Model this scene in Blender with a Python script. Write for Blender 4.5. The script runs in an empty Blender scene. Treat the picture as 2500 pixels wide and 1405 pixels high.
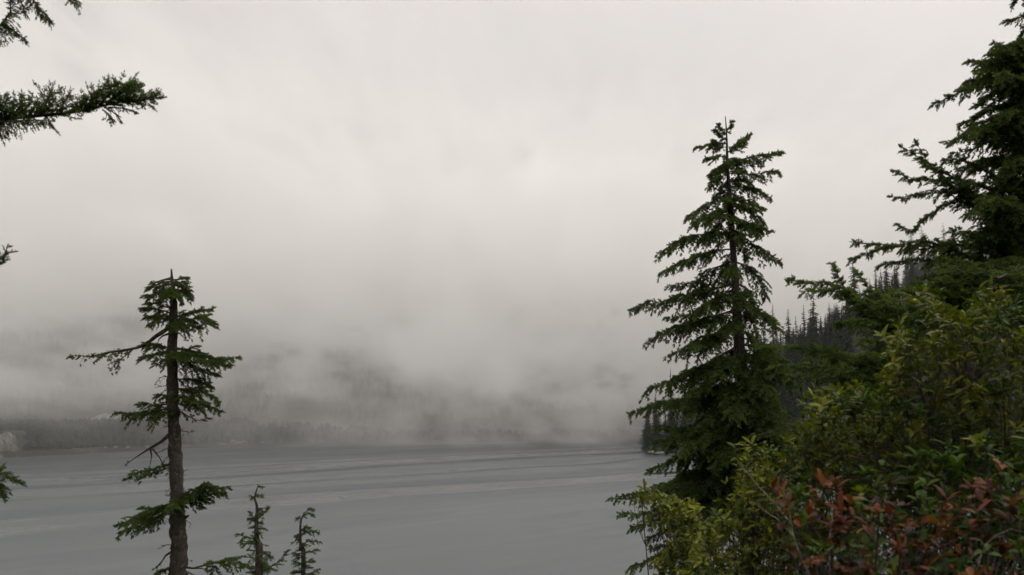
import bpy, math, random
import numpy as np
from mathutils import Vector, Matrix, noise as mnoise

random.seed(7)
rng = np.random.default_rng(7)
scene = bpy.context.scene
COL = scene.collection
R = math.radians

# ------------------------------------------------------------------ camera
EYE = np.array([0.0, 0.0, 14.0])
F = 2430.0                        # focal length in photo pixels (2500 wide)
PITCH = math.atan(297.5 / F)      # horizon sits at photo row 1000
cam_data = bpy.data.cameras.new('camera')
cam_data.sensor_width = 36.0
cam_data.lens = 36.0 * F / 2500.0
cam_data.clip_start = 0.1
cam_data.clip_end = 6000.0
cam_data.dof.use_dof = True
cam_data.dof.focus_distance = 17.0
cam_data.dof.aperture_fstop = 4.8
cam = bpy.data.objects.new('camera', cam_data)
COL.objects.link(cam)
cam.location = EYE
cam.rotation_euler = (R(90) + PITCH, 0, 0)
scene.camera = cam

# ------------------------------------------------------------------ world: overcast sky
SUN_EL, SUN_ROT = R(42), R(48)
world = bpy.data.worlds.new('World')
scene.world = world
world.use_nodes = True
nt = world.node_tree
nt.nodes.clear()


def N(tree, kind, **kw):
    n = tree.nodes.new(kind)
    for k, v in kw.items():
        if k in ('op', 'blend'):
            setattr(n, {'op': 'operation', 'blend': 'blend_type'}[k], v)
        elif hasattr(n, k) and k not in n.inputs:
            setattr(n, k, v)
        else:
            n.inputs[k].default_value = v
    return n


def math_node(tree, op, a, b=None, c=None, clamp=False):
    n = tree.nodes.new('ShaderNodeMath')
    n.operation = op
    n.use_clamp = clamp
    for i, v in enumerate((a, b, c)):
        if v is None:
            continue
        if isinstance(v, (int, float)):
            n.inputs[i].default_value = v
        else:
            tree.links.new(v, n.inputs[i])
    return n.outputs[0]


def mix_col(tree, fac, a, b, blend='MIX'):
    n = tree.nodes.new('ShaderNodeMix')
    n.data_type = 'RGBA'
    n.blend_type = blend
    for sock, v in ((n.inputs['Factor'], fac), (n.inputs['A'], a), (n.inputs['B'], b)):
        if isinstance(v, (int, float)):
            sock.default_value = v
        elif isinstance(v, tuple):
            sock.default_value = (*v, 1.0) if len(v) == 3 else v
        else:
            tree.links.new(v, sock)
    return n.outputs['Result']


def ramp(tree, fac, stops, interp='LINEAR'):
    n = tree.nodes.new('ShaderNodeValToRGB')
    n.color_ramp.interpolation = interp
    el = n.color_ramp.elements
    while len(el) < len(stops):
        el.new(0.5)
    for e, (p, c) in zip(el, stops):
        e.position = p
        e.color = (c, c, c, 1) if isinstance(c, (int, float)) else (*c, 1)
    tree.links.new(fac, n.inputs[0])
    return n.outputs[0]


def maprange(tree, v, a, b, c, d, smooth=True):
    n = tree.nodes.new('ShaderNodeMapRange')
    n.interpolation_type = 'SMOOTHSTEP' if smooth else 'LINEAR'
    n.clamp = True
    for i, x in enumerate((v, a, b, c, d)):
        if isinstance(x, (int, float)):
            n.inputs[i].default_value = x
        else:
            tree.links.new(x, n.inputs[i])
    return n.outputs[0]


def noise_tex(tree, vec, scale, detail=3.0, rough=0.5, dist=0.0):
    n = tree.nodes.new('ShaderNodeTexNoise')
    n.inputs['Scale'].default_value = scale
    n.inputs['Detail'].default_value = detail
    n.inputs['Roughness'].default_value = rough
    n.inputs['Distortion'].default_value = dist
    if vec is not None:
        tree.links.new(vec, n.inputs['Vector'])
    return n.outputs['Fac']


def mapping(tree, vec, loc=(0, 0, 0), rot=(0, 0, 0), scale=(1, 1, 1)):
    n = tree.nodes.new('ShaderNodeMapping')
    n.inputs['Location'].default_value = loc
    n.inputs['Rotation'].default_value = rot
    n.inputs['Scale'].default_value = scale
    tree.links.new(vec, n.inputs['Vector'])
    return n.outputs[0]


CLOUD_LEVEL = 0.50
tc = nt.nodes.new('ShaderNodeTexCoord')
sep = nt.nodes.new('ShaderNodeSeparateXYZ')
nt.links.new(tc.outputs['Generated'], sep.inputs[0])
sky = nt.nodes.new('ShaderNodeTexSky')
sky.sky_type = 'NISHITA'
sky.sun_disc = False
sky.sun_elevation = SUN_EL
sky.sun_rotation = SUN_ROT
sky_dim = mix_col(nt, 1.0, sky.outputs[0], (0.10, 0.10, 0.10), 'MULTIPLY')
# overcast deck: boosted far above horizon level overhead, out of view, to brighten the fog, a little brighter on the sun's side
up = math_node(nt, 'MAXIMUM', sep.outputs['Z'], 0.0)
grad = math_node(nt, 'MULTIPLY_ADD', math_node(nt, 'POWER', up, 2.5), 5.2, 1.0)
side = math_node(nt, 'MULTIPLY_ADD', sep.outputs['X'], 0.36, 1.0)
cl = noise_tex(nt, mapping(nt, tc.outputs['Generated'], scale=(1, 1, 2.2)), 1.7, 4, 0.5, 0.4)
cl = math_node(nt, 'MULTIPLY_ADD', cl, 0.35, 0.83)
lum = math_node(nt, 'MULTIPLY', math_node(nt, 'MULTIPLY', grad, side), cl)
lum = math_node(nt, 'MULTIPLY', lum, CLOUD_LEVEL)
ccol = mix_col(nt, 1.0, (1.0, 0.943, 0.897), lum, 'MULTIPLY')
full = mix_col(nt, 0.93, sky_dim, ccol)
bg = nt.nodes.new('ShaderNodeBackground')
bg.inputs['Strength'].default_value = 1.0
wo = nt.nodes.new('ShaderNodeOutputWorld')
nt.links.new(full, bg.inputs['Color'])
nt.links.new(bg.outputs[0], wo.inputs['Surface'])

sun_data = bpy.data.lights.new('sun', 'SUN')
sun_data.energy = 0.5
sun_data.angle = R(40)
sun_data.color = (1.0, 0.95, 0.87)
sun = bpy.data.objects.new('sun', sun_data)
COL.objects.link(sun)
sd = Vector((math.sin(SUN_ROT) * math.cos(SUN_EL), math.cos(SUN_ROT) * math.cos(SUN_EL), math.sin(SUN_EL)))
sun.rotation_euler = sd.to_track_quat('Z', 'Y').to_euler()
sun.location = (40, 30, 60)

# ------------------------------------------------------------------ render settings
vs = scene.view_settings
scene.display_settings.display_device = 'sRGB'
vs.view_transform = 'Standard'
vs.look = 'None'
vs.exposure = 0.06
vs.gamma = 1.0
vs.use_curve_mapping = False
scene.render.engine = 'CYCLES'
cy = scene.cycles
cy.use_denoising = True
cy.denoiser = 'OPENIMAGEDENOISE'
cy.denoising_prefilter = 'ACCURATE'
cy.max_bounces = 8
cy.diffuse_bounces = 3
cy.glossy_bounces = 3
cy.transmission_bounces = 3
cy.transparent_max_bounces = 8
cy.volume_bounces = 3
cy.volume_max_steps = 256
cy.use_adaptive_sampling = True
cy.adaptive_threshold = 0.03
cy.caustics_reflective = False
cy.caustics_refractive = False
scene.render.film_transparent = False


# ------------------------------------------------------------------ helpers
def at(px, py, Y):
    """World point seen at photo pixel (px, py) at distance Y ahead of the viewpoint."""
    cp, sp = math.cos(PITCH), math.sin(PITCH)
    u, v = (px - 1250.0) / F, (702.5 - py) / F
    d = np.array([u, cp - v * sp, sp + v * cp])
    return EYE + d * (Y / d[1])


def tag(o, label=None, cat=None, group=None, kind=None):
    if label: o['label'] = label
    if cat: o['category'] = cat
    if group: o['group'] = group
    if kind: o['kind'] = kind
    return o


def mesh_obj(name, V, Fc, mat, parent=None, smooth=False, tone=None):
    """V (n,3) array, Fc (m,3|4) array -> ONE mesh object; tone: per-vertex float."""
    me = bpy.data.meshes.new(name)
    V = np.asarray(V, dtype=np.float32)
    Fc = np.asarray(Fc, dtype=np.int32)
    k = Fc.shape[1]
    me.vertices.add(len(V))
    me.vertices.foreach_set('co', V.ravel())
    me.loops.add(Fc.size)
    me.loops.foreach_set('vertex_index', Fc.ravel())
    me.polygons.add(len(Fc))
    me.polygons.foreach_set('loop_start', np.arange(0, Fc.size, k, dtype=np.int32))
    me.polygons.foreach_set('loop_total', np.full(len(Fc), k, dtype=np.int32))
    if smooth:
        me.polygons.foreach_set('use_smooth', np.ones(len(Fc), dtype=bool))
    if tone is not None:
        a = me.attributes.new('tone', 'FLOAT', 'POINT')
        a.data.foreach_set('value', np.asarray(tone, dtype=np.float32))
    me.update(calc_edges=True)
    me.materials.append(mat)
    o = bpy.data.objects.new(name, me)
    COL.objects.link(o)
    if parent is not None:
        o.parent = parent
    return o


def empty(name, loc):
    o = bpy.data.objects.new(name, None)
    o.empty_display_size = 0.3
    COL.objects.link(o)
    o.location = loc
    return o


def smoothstep(a, b, x):
    t = np.clip((x - a) / (b - a), 0, 1)
    return t * t * (3 - 2 * t)


_NS = np.random.default_rng(3).random((256, 256))


def vnoise(x, y):
    """cheap tiling value noise in 0..1"""
    x = np.asarray(x, float); y = np.asarray(y, float)
    xi = np.floor(x).astype(int); yi = np.floor(y).astype(int)
    fx = x - xi; fy = y - yi
    fx = fx * fx * (3 - 2 * fx); fy = fy * fy * (3 - 2 * fy)
    g = lambda i, j: _NS[i % 256, j % 256]
    return (g(xi, yi) * (1 - fx) + g(xi + 1, yi) * fx) * (1 - fy) + (g(xi, yi + 1) * (1 - fx) + g(xi + 1, yi + 1) * fx) * fy


def fbm(x, y, o=4):
    s = 0; a = 0.5
    for i in range(o):
        s = s + a * vnoise(x * 2 ** i + 17 * i, y * 2 ** i + 31 * i); a *= 0.5
    return s / (1 - 0.5 ** o)


# ------------------------------------------------------------------ terrain
SHORE_U = [-3.0, -0.8, -0.55, -0.51, -0.39, -0.27, -0.06, 0.06, 0.115, 0.128, 0.136, 0.16, 0.2, 0.3, 0.45, 0.7, 1.1, 3.0]
SHORE_D = [60, 200, 262, 290, 336, 387, 436, 455, 452, 430, 318, 306, 296, 270, 235, 170, 105, 50]


def ground_z(x, y):
    x = np.asarray(x, float); y = np.asarray(y, float)
    yy = np.maximum(y, 1.0)
    u = np.clip(x / yy, -3, 3)
    D = np.interp(u, SHORE_U, SHORE_D)
    D = D + (fbm(x * 0.05, y * 0.05) - 0.5) * 6
    s = y - D                                   # distance past the far shoreline
    # low wooded ridge on the left shore
    sm = y - np.interp(u, [-3, -0.55, -0.27, -0.06, 0.1, 0.3, 3], [60, 262, 387, 436, 455, 470, 470])
    low = 7.0 * smoothstep(0, 26, s) * smoothstep(-0.02, -0.30, u) * smoothstep(95, 45, s)
    # mountain behind the lake
    ridge_u = [-3, -0.7, -0.5, -0.3, -0.08, 0.0, 0.05, 0.12, 0.2, 0.4, 3]
    ridge_e = [0.13, 0.125, 0.12, 0.112, 0.104, 0.140, 0.160, 0.132, 0.085, 0.05, 0.05]
    e = np.interp(u, ridge_u, ridge_e)
    top = 14 + e * 640
    mt = top * smoothstep(25, 640 - 380, sm + 20 * (fbm(x * 0.012, y * 0.012) - 0.5)) 
    mt = mt * (0.86 + 0.28 * fbm(x * 0.02 + 5, y * 0.02)) + 1.2 * smoothstep(0, 8, sm)
    # steep hill that rises along the right shore
    hu = smoothstep(0.128, 0.16, u)
    hh = np.interp(u, [0.12, 0.14, 0.2, 0.27, 0.33, 0.42, 0.55, 0.8, 1.5], [0, 2, 9, 25, 35, 54, 74, 80, 70])
    hill = hh * smoothstep(-4, 55, s) * hu
    far = np.where(s > 0, np.maximum(np.maximum(low, mt), hill) + 0.4, -3 * smoothstep(0, -25, s))
    far = np.where(y > 1.0, far, -3)
    # our own steep bank
    bank = 12.4 - 0.36 * y + 0.10 * np.abs(x) * smoothstep(0, 40, np.abs(x)) + (fbm(x * 0.3, y * 0.3) - 0.5) * 0.5
    bank = np.minimum(bank, 40 + 0 * bank)
    return np.maximum(np.maximum(far, bank), -3.0)


def make_terrain(mat):
    az = np.concatenate([np.arange(-180, -42, 6), np.arange(-42, 42, 0.35), np.arange(42, 180, 6)])
    rr = np.concatenate([[0.3], np.arange(1, 60, 1.0), np.arange(60, 250, 6), np.arange(250, 700, 3.5), np.geomspace(700, 2600, 24)])
    A, RR = np.meshgrid(np.radians(az), rr, indexing='ij')
    X = RR * np.sin(A); Y = RR * np.cos(A)
    Z = ground_z(X, Y)
    na, nr = A.shape
    V = np.stack([X, Y, Z], -1).reshape(-1, 3)
    i = np.arange(na)[:, None]; j = np.arange(nr - 1)[None, :]
    i2 = (i + 1) % na
    q = np.stack([i * nr + j, i * nr + j + 1, i2 * nr + j + 1, i2 * nr + j], -1).reshape(-1, 4)
    V = np.vstack([V, [[0, 0, ground_z(0, 0)]]])
    o = mesh_obj('terrain', V, q, mat, smooth=True)
    tag(o, kind='structure')
    return o


def new_mat(name):
    m = bpy.data.materials.new(name)
    m.use_nodes = True
    t = m.node_tree
    b = t.nodes['Principled BSDF']
    return m, t, b


def mat_terrain():
    m, t, b = new_mat('hillside')
    g = t.nodes.new('ShaderNodeNewGeometry')
    n1 = noise_tex(t, g.outputs['Position'], 0.07, 5, 0.6)
    n2 = noise_tex(t, g.outputs['Position'], 0.9, 4, 0.6)
    scrub = mix_col(t, n2, (0.010, 0.015, 0.008), (0.028, 0.032, 0.018))
    rock = mix_col(t, n2, (0.10, 0.10, 0.095), (0.19, 0.185, 0.175))
    c = mix_col(t, ramp(t, n1, [(0.60, 0.0), (0.68, 1.0)]), scrub, rock)
    t.links.new(c, b.inputs['Base Color'])
    b.inputs['Roughness'].default_value = 0.9
    bp = t.nodes.new('ShaderNodeBump')
    bp.inputs['Strength'].default_value = 0.6
    bp.inputs['Distance'].default_value = 0.5
    t.links.new(n2, bp.inputs['Height'])
    t.links.new(bp.outputs[0], b.inputs['Normal'])
    return m


make_terrain(mat_terrain())

# ------------------------------------------------------------------ lake
LANE = [  # position across the wind lanes, 0 ruffled .. 1 smooth
    (0.0, 0.55), (0.16, 0.62), (0.26, 0.50), (0.295, 0.88), (0.332, 0.95), (0.35, 0.34), (0.385, 0.42), (0.43, 0.66), (0.458, 0.60),
    (0.474, 0.22), (0.492, 0.72), (0.55, 0.70), (0.582, 0.55), (0.603, 0.08), (0.622, 0.30), (0.645, 0.97), (0.70, 0.80),
    (0.725, 0.45), (0.76, 0.65), (0.82, 0.35), (1.0, 0.30)]


def mat_water():
    m, t, b = new_mat('lake_water')
    g = t.nodes.new('ShaderNodeNewGeometry')
    pos = g.outputs['Position']
    # wind lanes run away to the right
    ang = math.atan2(0.75, 0.66)
    lane = mapping(t, pos, rot=(0, 0, -ang))       # x along the lanes, y across
    sp = t.nodes.new('ShaderNodeSeparateXYZ'); t.links.new(lane, sp.inputs[0])
    wob = noise_tex(t, mapping(t, lane, scale=(0.011, 0.012, 1)), 1.0, 2, 0.4)
    v = math_node(t, 'MULTIPLY_ADD', math_node(t, 'SUBTRACT', wob, 0.5), 34.0, sp.outputs['Y'])
    v = maprange(t, v, 60, 270, 0, 1, smooth=False)
    band = ramp(t, v, LANE, 'EASE')
    brk = noise_tex(t, mapping(t, lane, scale=(0.02, 0.05, 1)), 1.0, 3, 0.5)
    brk = ramp(t, brk, [(0.40, 0.25), (0.52, 1.0)])
    amount = math_node(t, 'MULTIPLY_ADD', math_node(t, 'SUBTRACT', band, 0.5), brk, 0.5)
    fine = noise_tex(t, mapping(t, lane, scale=(0.02, 0.18, 1)), 1.0, 4, 0.6)
    amount = math_node(t, 'ADD', amount, math_node(t, 'MULTIPLY', math_node(t, 'SUBTRACT', fine, 0.5), 0.09), clamp=True)
    b.inputs['Base Color'].default_value = (0.050, 0.060, 0.064, 1)
    b.inputs['IOR'].default_value = 1.333
    t.links.new(maprange(t, amount, 0.1, 0.95, 0.95, 0.02, smooth=False), b.inputs['Roughness'])
    w1 = noise_tex(t, mapping(t, pos, rot=(0, 0, 0.35), scale=(0.9, 2.6, 1)), 1.6, 4, 0.6)
    bp = t.nodes.new('ShaderNodeBump')
    t.links.new(maprange(t, amount, 0.1, 0.95, 0.32, 0.06, smooth=False), bp.inputs['Strength'])
    bp.inputs['Distance'].default_value = 0.10
    t.links.new(w1, bp.inputs['Height'])
    t.links.new(bp.outputs[0], b.inputs['Normal'])
    return m


lake = mesh_obj('lake_water', [(-1500, -60, 0), (1500, -60, 0), (1500, 700, 0), (-1500, 700, 0)], [(0, 1, 2, 3)], mat_water())
tag(lake, kind='structure')


# ------------------------------------------------------------------ haze and fog
def box_mesh(name, lo, hi, mat):
    x0, y0, z0 = lo; x1, y1, z1 = hi
    V = [(x0, y0, z0), (x1, y0, z0), (x1, y1, z0), (x0, y1, z0), (x0, y0, z1), (x1, y0, z1), (x1, y1, z1), (x0, y1, z1)]
    Q = [(0, 3, 2, 1), (4, 5, 6, 7), (0, 1, 5, 4), (1, 2, 6, 5), (2, 3, 7, 6), (3, 0, 4, 7)]
    return mesh_obj(name, V, Q, mat)


def vol_mat(name):
    m = bpy.data.materials.new(name)
    m.use_nodes = True
    t = m.node_tree
    t.nodes.clear()
    out = t.nodes.new('ShaderNodeOutputMaterial')
    pv = t.nodes.new('ShaderNodeVolumePrincipled')
    pv.inputs['Color'].default_value = (1.0, 0.995, 0.985, 1)
    pv.inputs['Anisotropy'].default_value = 0.0
    t.links.new(pv.outputs[0], out.inputs['Volume'])
    return m, t, pv


hm, ht, hp = vol_mat('thin_haze')
hp.inputs['Density'].default_value = 0.00008
haze = box_mesh('haze', (-2700, -2700, -4), (2700, 2700, 230), hm)
tag(haze, kind='stuff')

fm, ft, fp = vol_mat('fog')
g = ft.nodes.new('ShaderNodeNewGeometry')
pos = g.outputs['Position']
sp = ft.nodes.new('ShaderNodeSeparateXYZ'); ft.links.new(pos, sp.inputs[0])
big = noise_tex(ft, mapping(ft, pos, loc=(3.1, 0.4, 1.7), scale=(1, 0.22, 1.7)), 0.012, 2.0, 0.5, 0.6)
small = noise_tex(ft, mapping(ft, pos, loc=(7.3, 2.4, 0.7), scale=(1, 0.22, 1.4)), 0.045, 3.0, 0.6)
nz = math_node(ft, 'ADD', math_node(ft, 'MULTIPLY', big, 0.62), math_node(ft, 'MULTIPLY', small, 0.38))
# the cloud base undulates: shift the height by the noise before the profile
thick = math_node(ft, 'MULTIPLY', maprange(ft, sp.outputs['X'], -60, -150, 1.0, 1.9), maprange(ft, sp.outputs['X'], -40, 15, 1.0, 0.55))
low = maprange(ft, sp.outputs['X'], -60, -150, 0, 14)
# the wooded hill on the right stands clear of the cloud up to about 50 m
clear = math_node(ft, 'MULTIPLY', math_node(ft, 'MULTIPLY', maprange(ft, sp.outputs['X'], -4, 16, 0, 1), maprange(ft, sp.outputs['Y'], 355, 315, 0, 1)), maprange(ft, sp.outputs['Z'], 68, 44, 0, 1))
clear = math_node(ft, 'SUBTRACT', 1.0, clear)
# and so does the foot of the far shore, under the cloud
foot = maprange(ft, sp.outputs['Z'], 3, 24, 0.06, 1)
clear = math_node(ft, 'MULTIPLY', clear, foot)
zz = math_node(ft, 'MULTIPLY_ADD', math_node(ft, 'SUBTRACT', nz, 0.5), 240.0, math_node(ft, 'ADD', sp.outputs['Z'], low))
prof = math_node(ft, 'MULTIPLY', math_node(ft, 'MULTIPLY', maprange(ft, zz, 14, 66, 0, 1), maprange(ft, small, 0.36, 0.60, 0.12, 1.95)), 0.0066)
near = maprange(ft, sp.outputs['Y'], 110, 330, 0.0, 1)
# low mist lying on the water in the middle of the far shore
mid = math_node(ft, 'MULTIPLY', maprange(ft, sp.outputs['X'], -165, -60, 0, 1), maprange(ft, sp.outputs['Y'], 300, 430, 0, 1))
mist = math_node(ft, 'MULTIPLY', mid, math_node(ft, 'MULTIPLY', maprange(ft, small, 0.36, 0.6, 0.22, 1), 0.0150))
film = math_node(ft, 'MULTIPLY', maprange(ft, sp.outputs['Z'], 16, 2, 0, 0.0007), maprange(ft, sp.outputs['Y'], 130, 260, 0, 1))
film = math_node(ft, 'MULTIPLY', film, maprange(ft, sp.outputs['X'], 20, -10, 0, 1))
dens = math_node(ft, 'ADD', math_node(ft, 'MULTIPLY', math_node(ft, 'MULTIPLY', math_node(ft, 'MULTIPLY', prof, thick), clear), near), math_node(ft, 'ADD', mist, film))
ft.links.new(dens, fp.inputs['Density'])
fog = box_mesh('fog', (-620, 100, 0.6), (620, 800, 130), fm)
tag(fog, kind='stuff')
fm.cycles.volume_step_rate = 0.35

# ------------------------------------------------------------------ plant materials
def mat_needles(name, dark, light, trans=0.38, spec=0.12):
    m = bpy.data.materials.new(name)
    m.use_nodes = True
    t = m.node_tree
    b = t.nodes['Principled BSDF']
    out = t.nodes['Material Output']
    a = t.nodes.new('ShaderNodeAttribute'); a.attribute_name = 'tone'
    c = mix_col(t, a.outputs['Fac'], dark, light)
    g = t.nodes.new('ShaderNodeNewGeometry')
    n = noise_tex(t, g.outputs['Position'], 3.0, 2, 0.5)
    c = mix_col(t, 1.0, c, ramp(t, n, [(0.3, 0.65), (0.7, 1.25)]), 'MULTIPLY')
    t.links.new(c, b.inputs['Base Color'])
    b.inputs['Roughness'].default_value = 0.55
    b.inputs['Specular IOR Level'].default_value = spec
    tr = t.nodes.new('ShaderNodeBsdfTranslucent')
    t.links.new(mix_col(t, 1.0, c, (1.1, 1.25, 0.6), 'MULTIPLY'), tr.inputs['Color'])
    mx = t.nodes.new('ShaderNodeMixShader'); mx.inputs[0].default_value = trans
    t.links.new(b.outputs[0], mx.inputs[1]); t.links.new(tr.outputs[0], mx.inputs[2])
    t.links.new(mx.outputs[0], out.inputs['Surface'])
    return m


def mat_bark(name, c1, c2, c3, scale=18):
    m, t, b = new_mat(name)
    g = t.nodes.new('ShaderNodeNewGeometry')
    p = mapping(t, g.outputs['Position'], scale=(1, 1, 0.35))
    n1 = noise_tex(t, p, scale, 5, 0.65)
    n2 = noise_tex(t, g.outputs['Position'], scale * 0.6, 4, 0.6)
    c = mix_col(t, ramp(t, n1, [(0.35, 0.0), (0.65, 1.0)]), c1, c2)
    c = mix_col(t, ramp(t, n2, [(0.55, 0.0), (0.62, 1.0)]), c, c3)
    t.links.new(c, b.inputs['Base Color'])
    b.inputs['Roughness'].default_value = 0.85
    bp = t.nodes.new('ShaderNodeBump')
    bp.inputs['Strength'].default_value = 0.9; bp.inputs['Distance'].default_value = 0.02
    t.links.new(n1, bp.inputs['Height']); t.links.new(bp.outputs[0], b.inputs['Normal'])
    return m


M_HEM = mat_needles('hemlock_needles', (0.016, 0.037, 0.013), (0.108, 0.142, 0.038))
M_FIR = mat_needles('old_conifer_needles', (0.020, 0.042, 0.011), (0.085, 0.115, 0.028))
M_FAR = mat_needles('far_conifer_needles', (0.010, 0.018, 0.011), (0.026, 0.042, 0.024), 0.1)
M_PALE = mat_needles('dying_conifer_needles', (0.05, 0.055, 0.045), (0.10, 0.10, 0.085), 0.1)
M_BARK = mat_bark('mossy_bark', (0.014, 0.010, 0.007), (0.050, 0.036, 0.025), (0.075, 0.080, 0.058), 34)
M_TWIG = mat_bark('twig_bark', (0.022, 0.014, 0.010), (0.055, 0.038, 0.028), (0.07, 0.065, 0.055), 30)
M_FARBARK = mat_bark('far_bark', (0.012, 0.011, 0.009), (0.03, 0.026, 0.022), (0.045, 0.045, 0.04), 3)


# ------------------------------------------------------------------ plant geometry
def unit(v):
    v = np.asarray(v, float)
    return v / (np.linalg.norm(v, axis=-1, keepdims=True) + 1e-12)


def curve(ctrl, n):
    """Catmull-Rom through control points, n samples evenly by parameter of length."""
    P = np.asarray(ctrl, float)
    if len(P) == 2:
        s = np.linspace(0, 1, n)[:, None]
        return P[0] * (1 - s) + P[1] * s
    E = np.vstack([2 * P[0] - P[1], P, 2 * P[-1] - P[-2]])
    pts = []
    for i in range(1, len(E) - 2):
        t = np.linspace(0, 1, 12, endpoint=False)[:, None]
        a, b, c, d = E[i - 1], E[i], E[i + 1], E[i + 2]
        pts.append(0.5 * ((2 * b) + (c - a) * t + (2 * a - 5 * b + 4 * c - d) * t ** 2 + (3 * b - 3 * c + d - a) * t ** 3))
    Q = np.vstack(pts + [P[-1:]])
    L = np.concatenate([[0], np.cumsum(np.linalg.norm(np.diff(Q, axis=0), axis=1))])
    s = np.linspace(0, L[-1], n)
    return np.stack([np.interp(s, L, Q[:, k]) for k in range(3)], -1)


class Wood:
    def __init__(self):
        self.V = []; self.Q = []; self.n = 0

    def tube(self, P, r, k=6, rough=0.0):
        P = np.asarray(P, float)
        n = len(P)
        r = np.broadcast_to(r, (n,)).astype(float)
        T = unit(np.gradient(P, axis=0))
        ref = np.where(np.abs(T[:, 2:3]) > 0.9, np.array([[1.0, 0, 0]]), np.array([[0, 0, 1.0]]))
        ref = np.broadcast_to(ref[n // 2], (n, 3))
        S = unit(np.cross(T, ref)); U = np.cross(S, T)
        a = np.arange(k) * 2 * math.pi / k
        rad = r[:, None] * np.ones((1, k))
        if rough:
            rad = rad * (1 + rough * (rng.random((n, k)) - 0.5) * 2)
        V = P[:, None, :] + rad[..., None] * (np.cos(a)[None, :, None] * S[:, None, :] + np.sin(a)[None, :, None] * U[:, None, :])
        i = np.arange(n - 1)[:, None]; j = np.arange(k)[None, :]; j2 = (j + 1) % k
        q = np.stack([i * k + j, i * k + j2, (i + 1) * k + j2, (i + 1) * k + j], -1).reshape(-1, 4) + self.n
        self.V.append(V.reshape(-1, 3)); self.Q.append(q); self.n += n * k

    def build(self, name, mat, parent, smooth=True):
        return mesh_obj(name, np.vstack(self.V), np.vstack(self.Q), mat, parent, smooth=smooth)


class Tufts:
    """collects short needle-covered shoots, then turns all of them into triangles at once"""
    def __init__(self):
        self.P = []; self.D = []; self.L = []; self.T = []

    def add(self, p, d, l, t):
        self.P.append(p); self.D.append(d); self.L.append(l); self.T.append(t)

    def build(self, name, mat, parent, nl, nw, k):
        P = np.array(self.P); D = unit(np.array(self.D)); L = np.array(self.L); T = np.array(self.T)
        n = len(P)
        if n == 0:
            return None
        ref = unit(rng.normal(size=(n, 3)))
        S = unit(np.cross(D, ref)); U = np.cross(D, S)
        kk = np.arange(k)
        u = (kk + 0.5) / k
        ph = kk * 2.39996 + rng.random((n, 1)) * 6.28
        th = np.radians(68 - 50 * u ** 1.5)[None, :] + rng.normal(0, 0.15, (n, k))
        base = P[:, None] + D[:, None] * (L[:, None] * u[None])[..., None]
        radial = np.cos(ph)[..., None] * S[:, None] + np.sin(ph)[..., None] * U[:, None]
        nd = np.cos(th)[..., None] * D[:, None] + np.sin(th)[..., None] * radial
        ln = nl * (0.75 + 0.5 * rng.random((n, k))) * (1.0 - 0.35 * u[None] ** 2)
        wd = unit(np.cross(nd, unit(rng.normal(size=(n, k, 3))))) * (nw * 0.5)
        a = base - wd; b = base + wd; c = base + nd * ln[..., None]
        V = np.stack([a, b, c], 2).reshape(-1, 3)
        Fq = np.arange(len(V)).reshape(-1, 3)
        tn = np.clip(T[:, None] + 0.45 * (u[None] - 0.5) + rng.normal(0, 0.08, (n, k)), 0, 1)
        tn = np.repeat(tn.reshape(-1), 3)
        o = mesh_obj(name, V, Fq, mat, parent, tone=tn)
        return o


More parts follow.
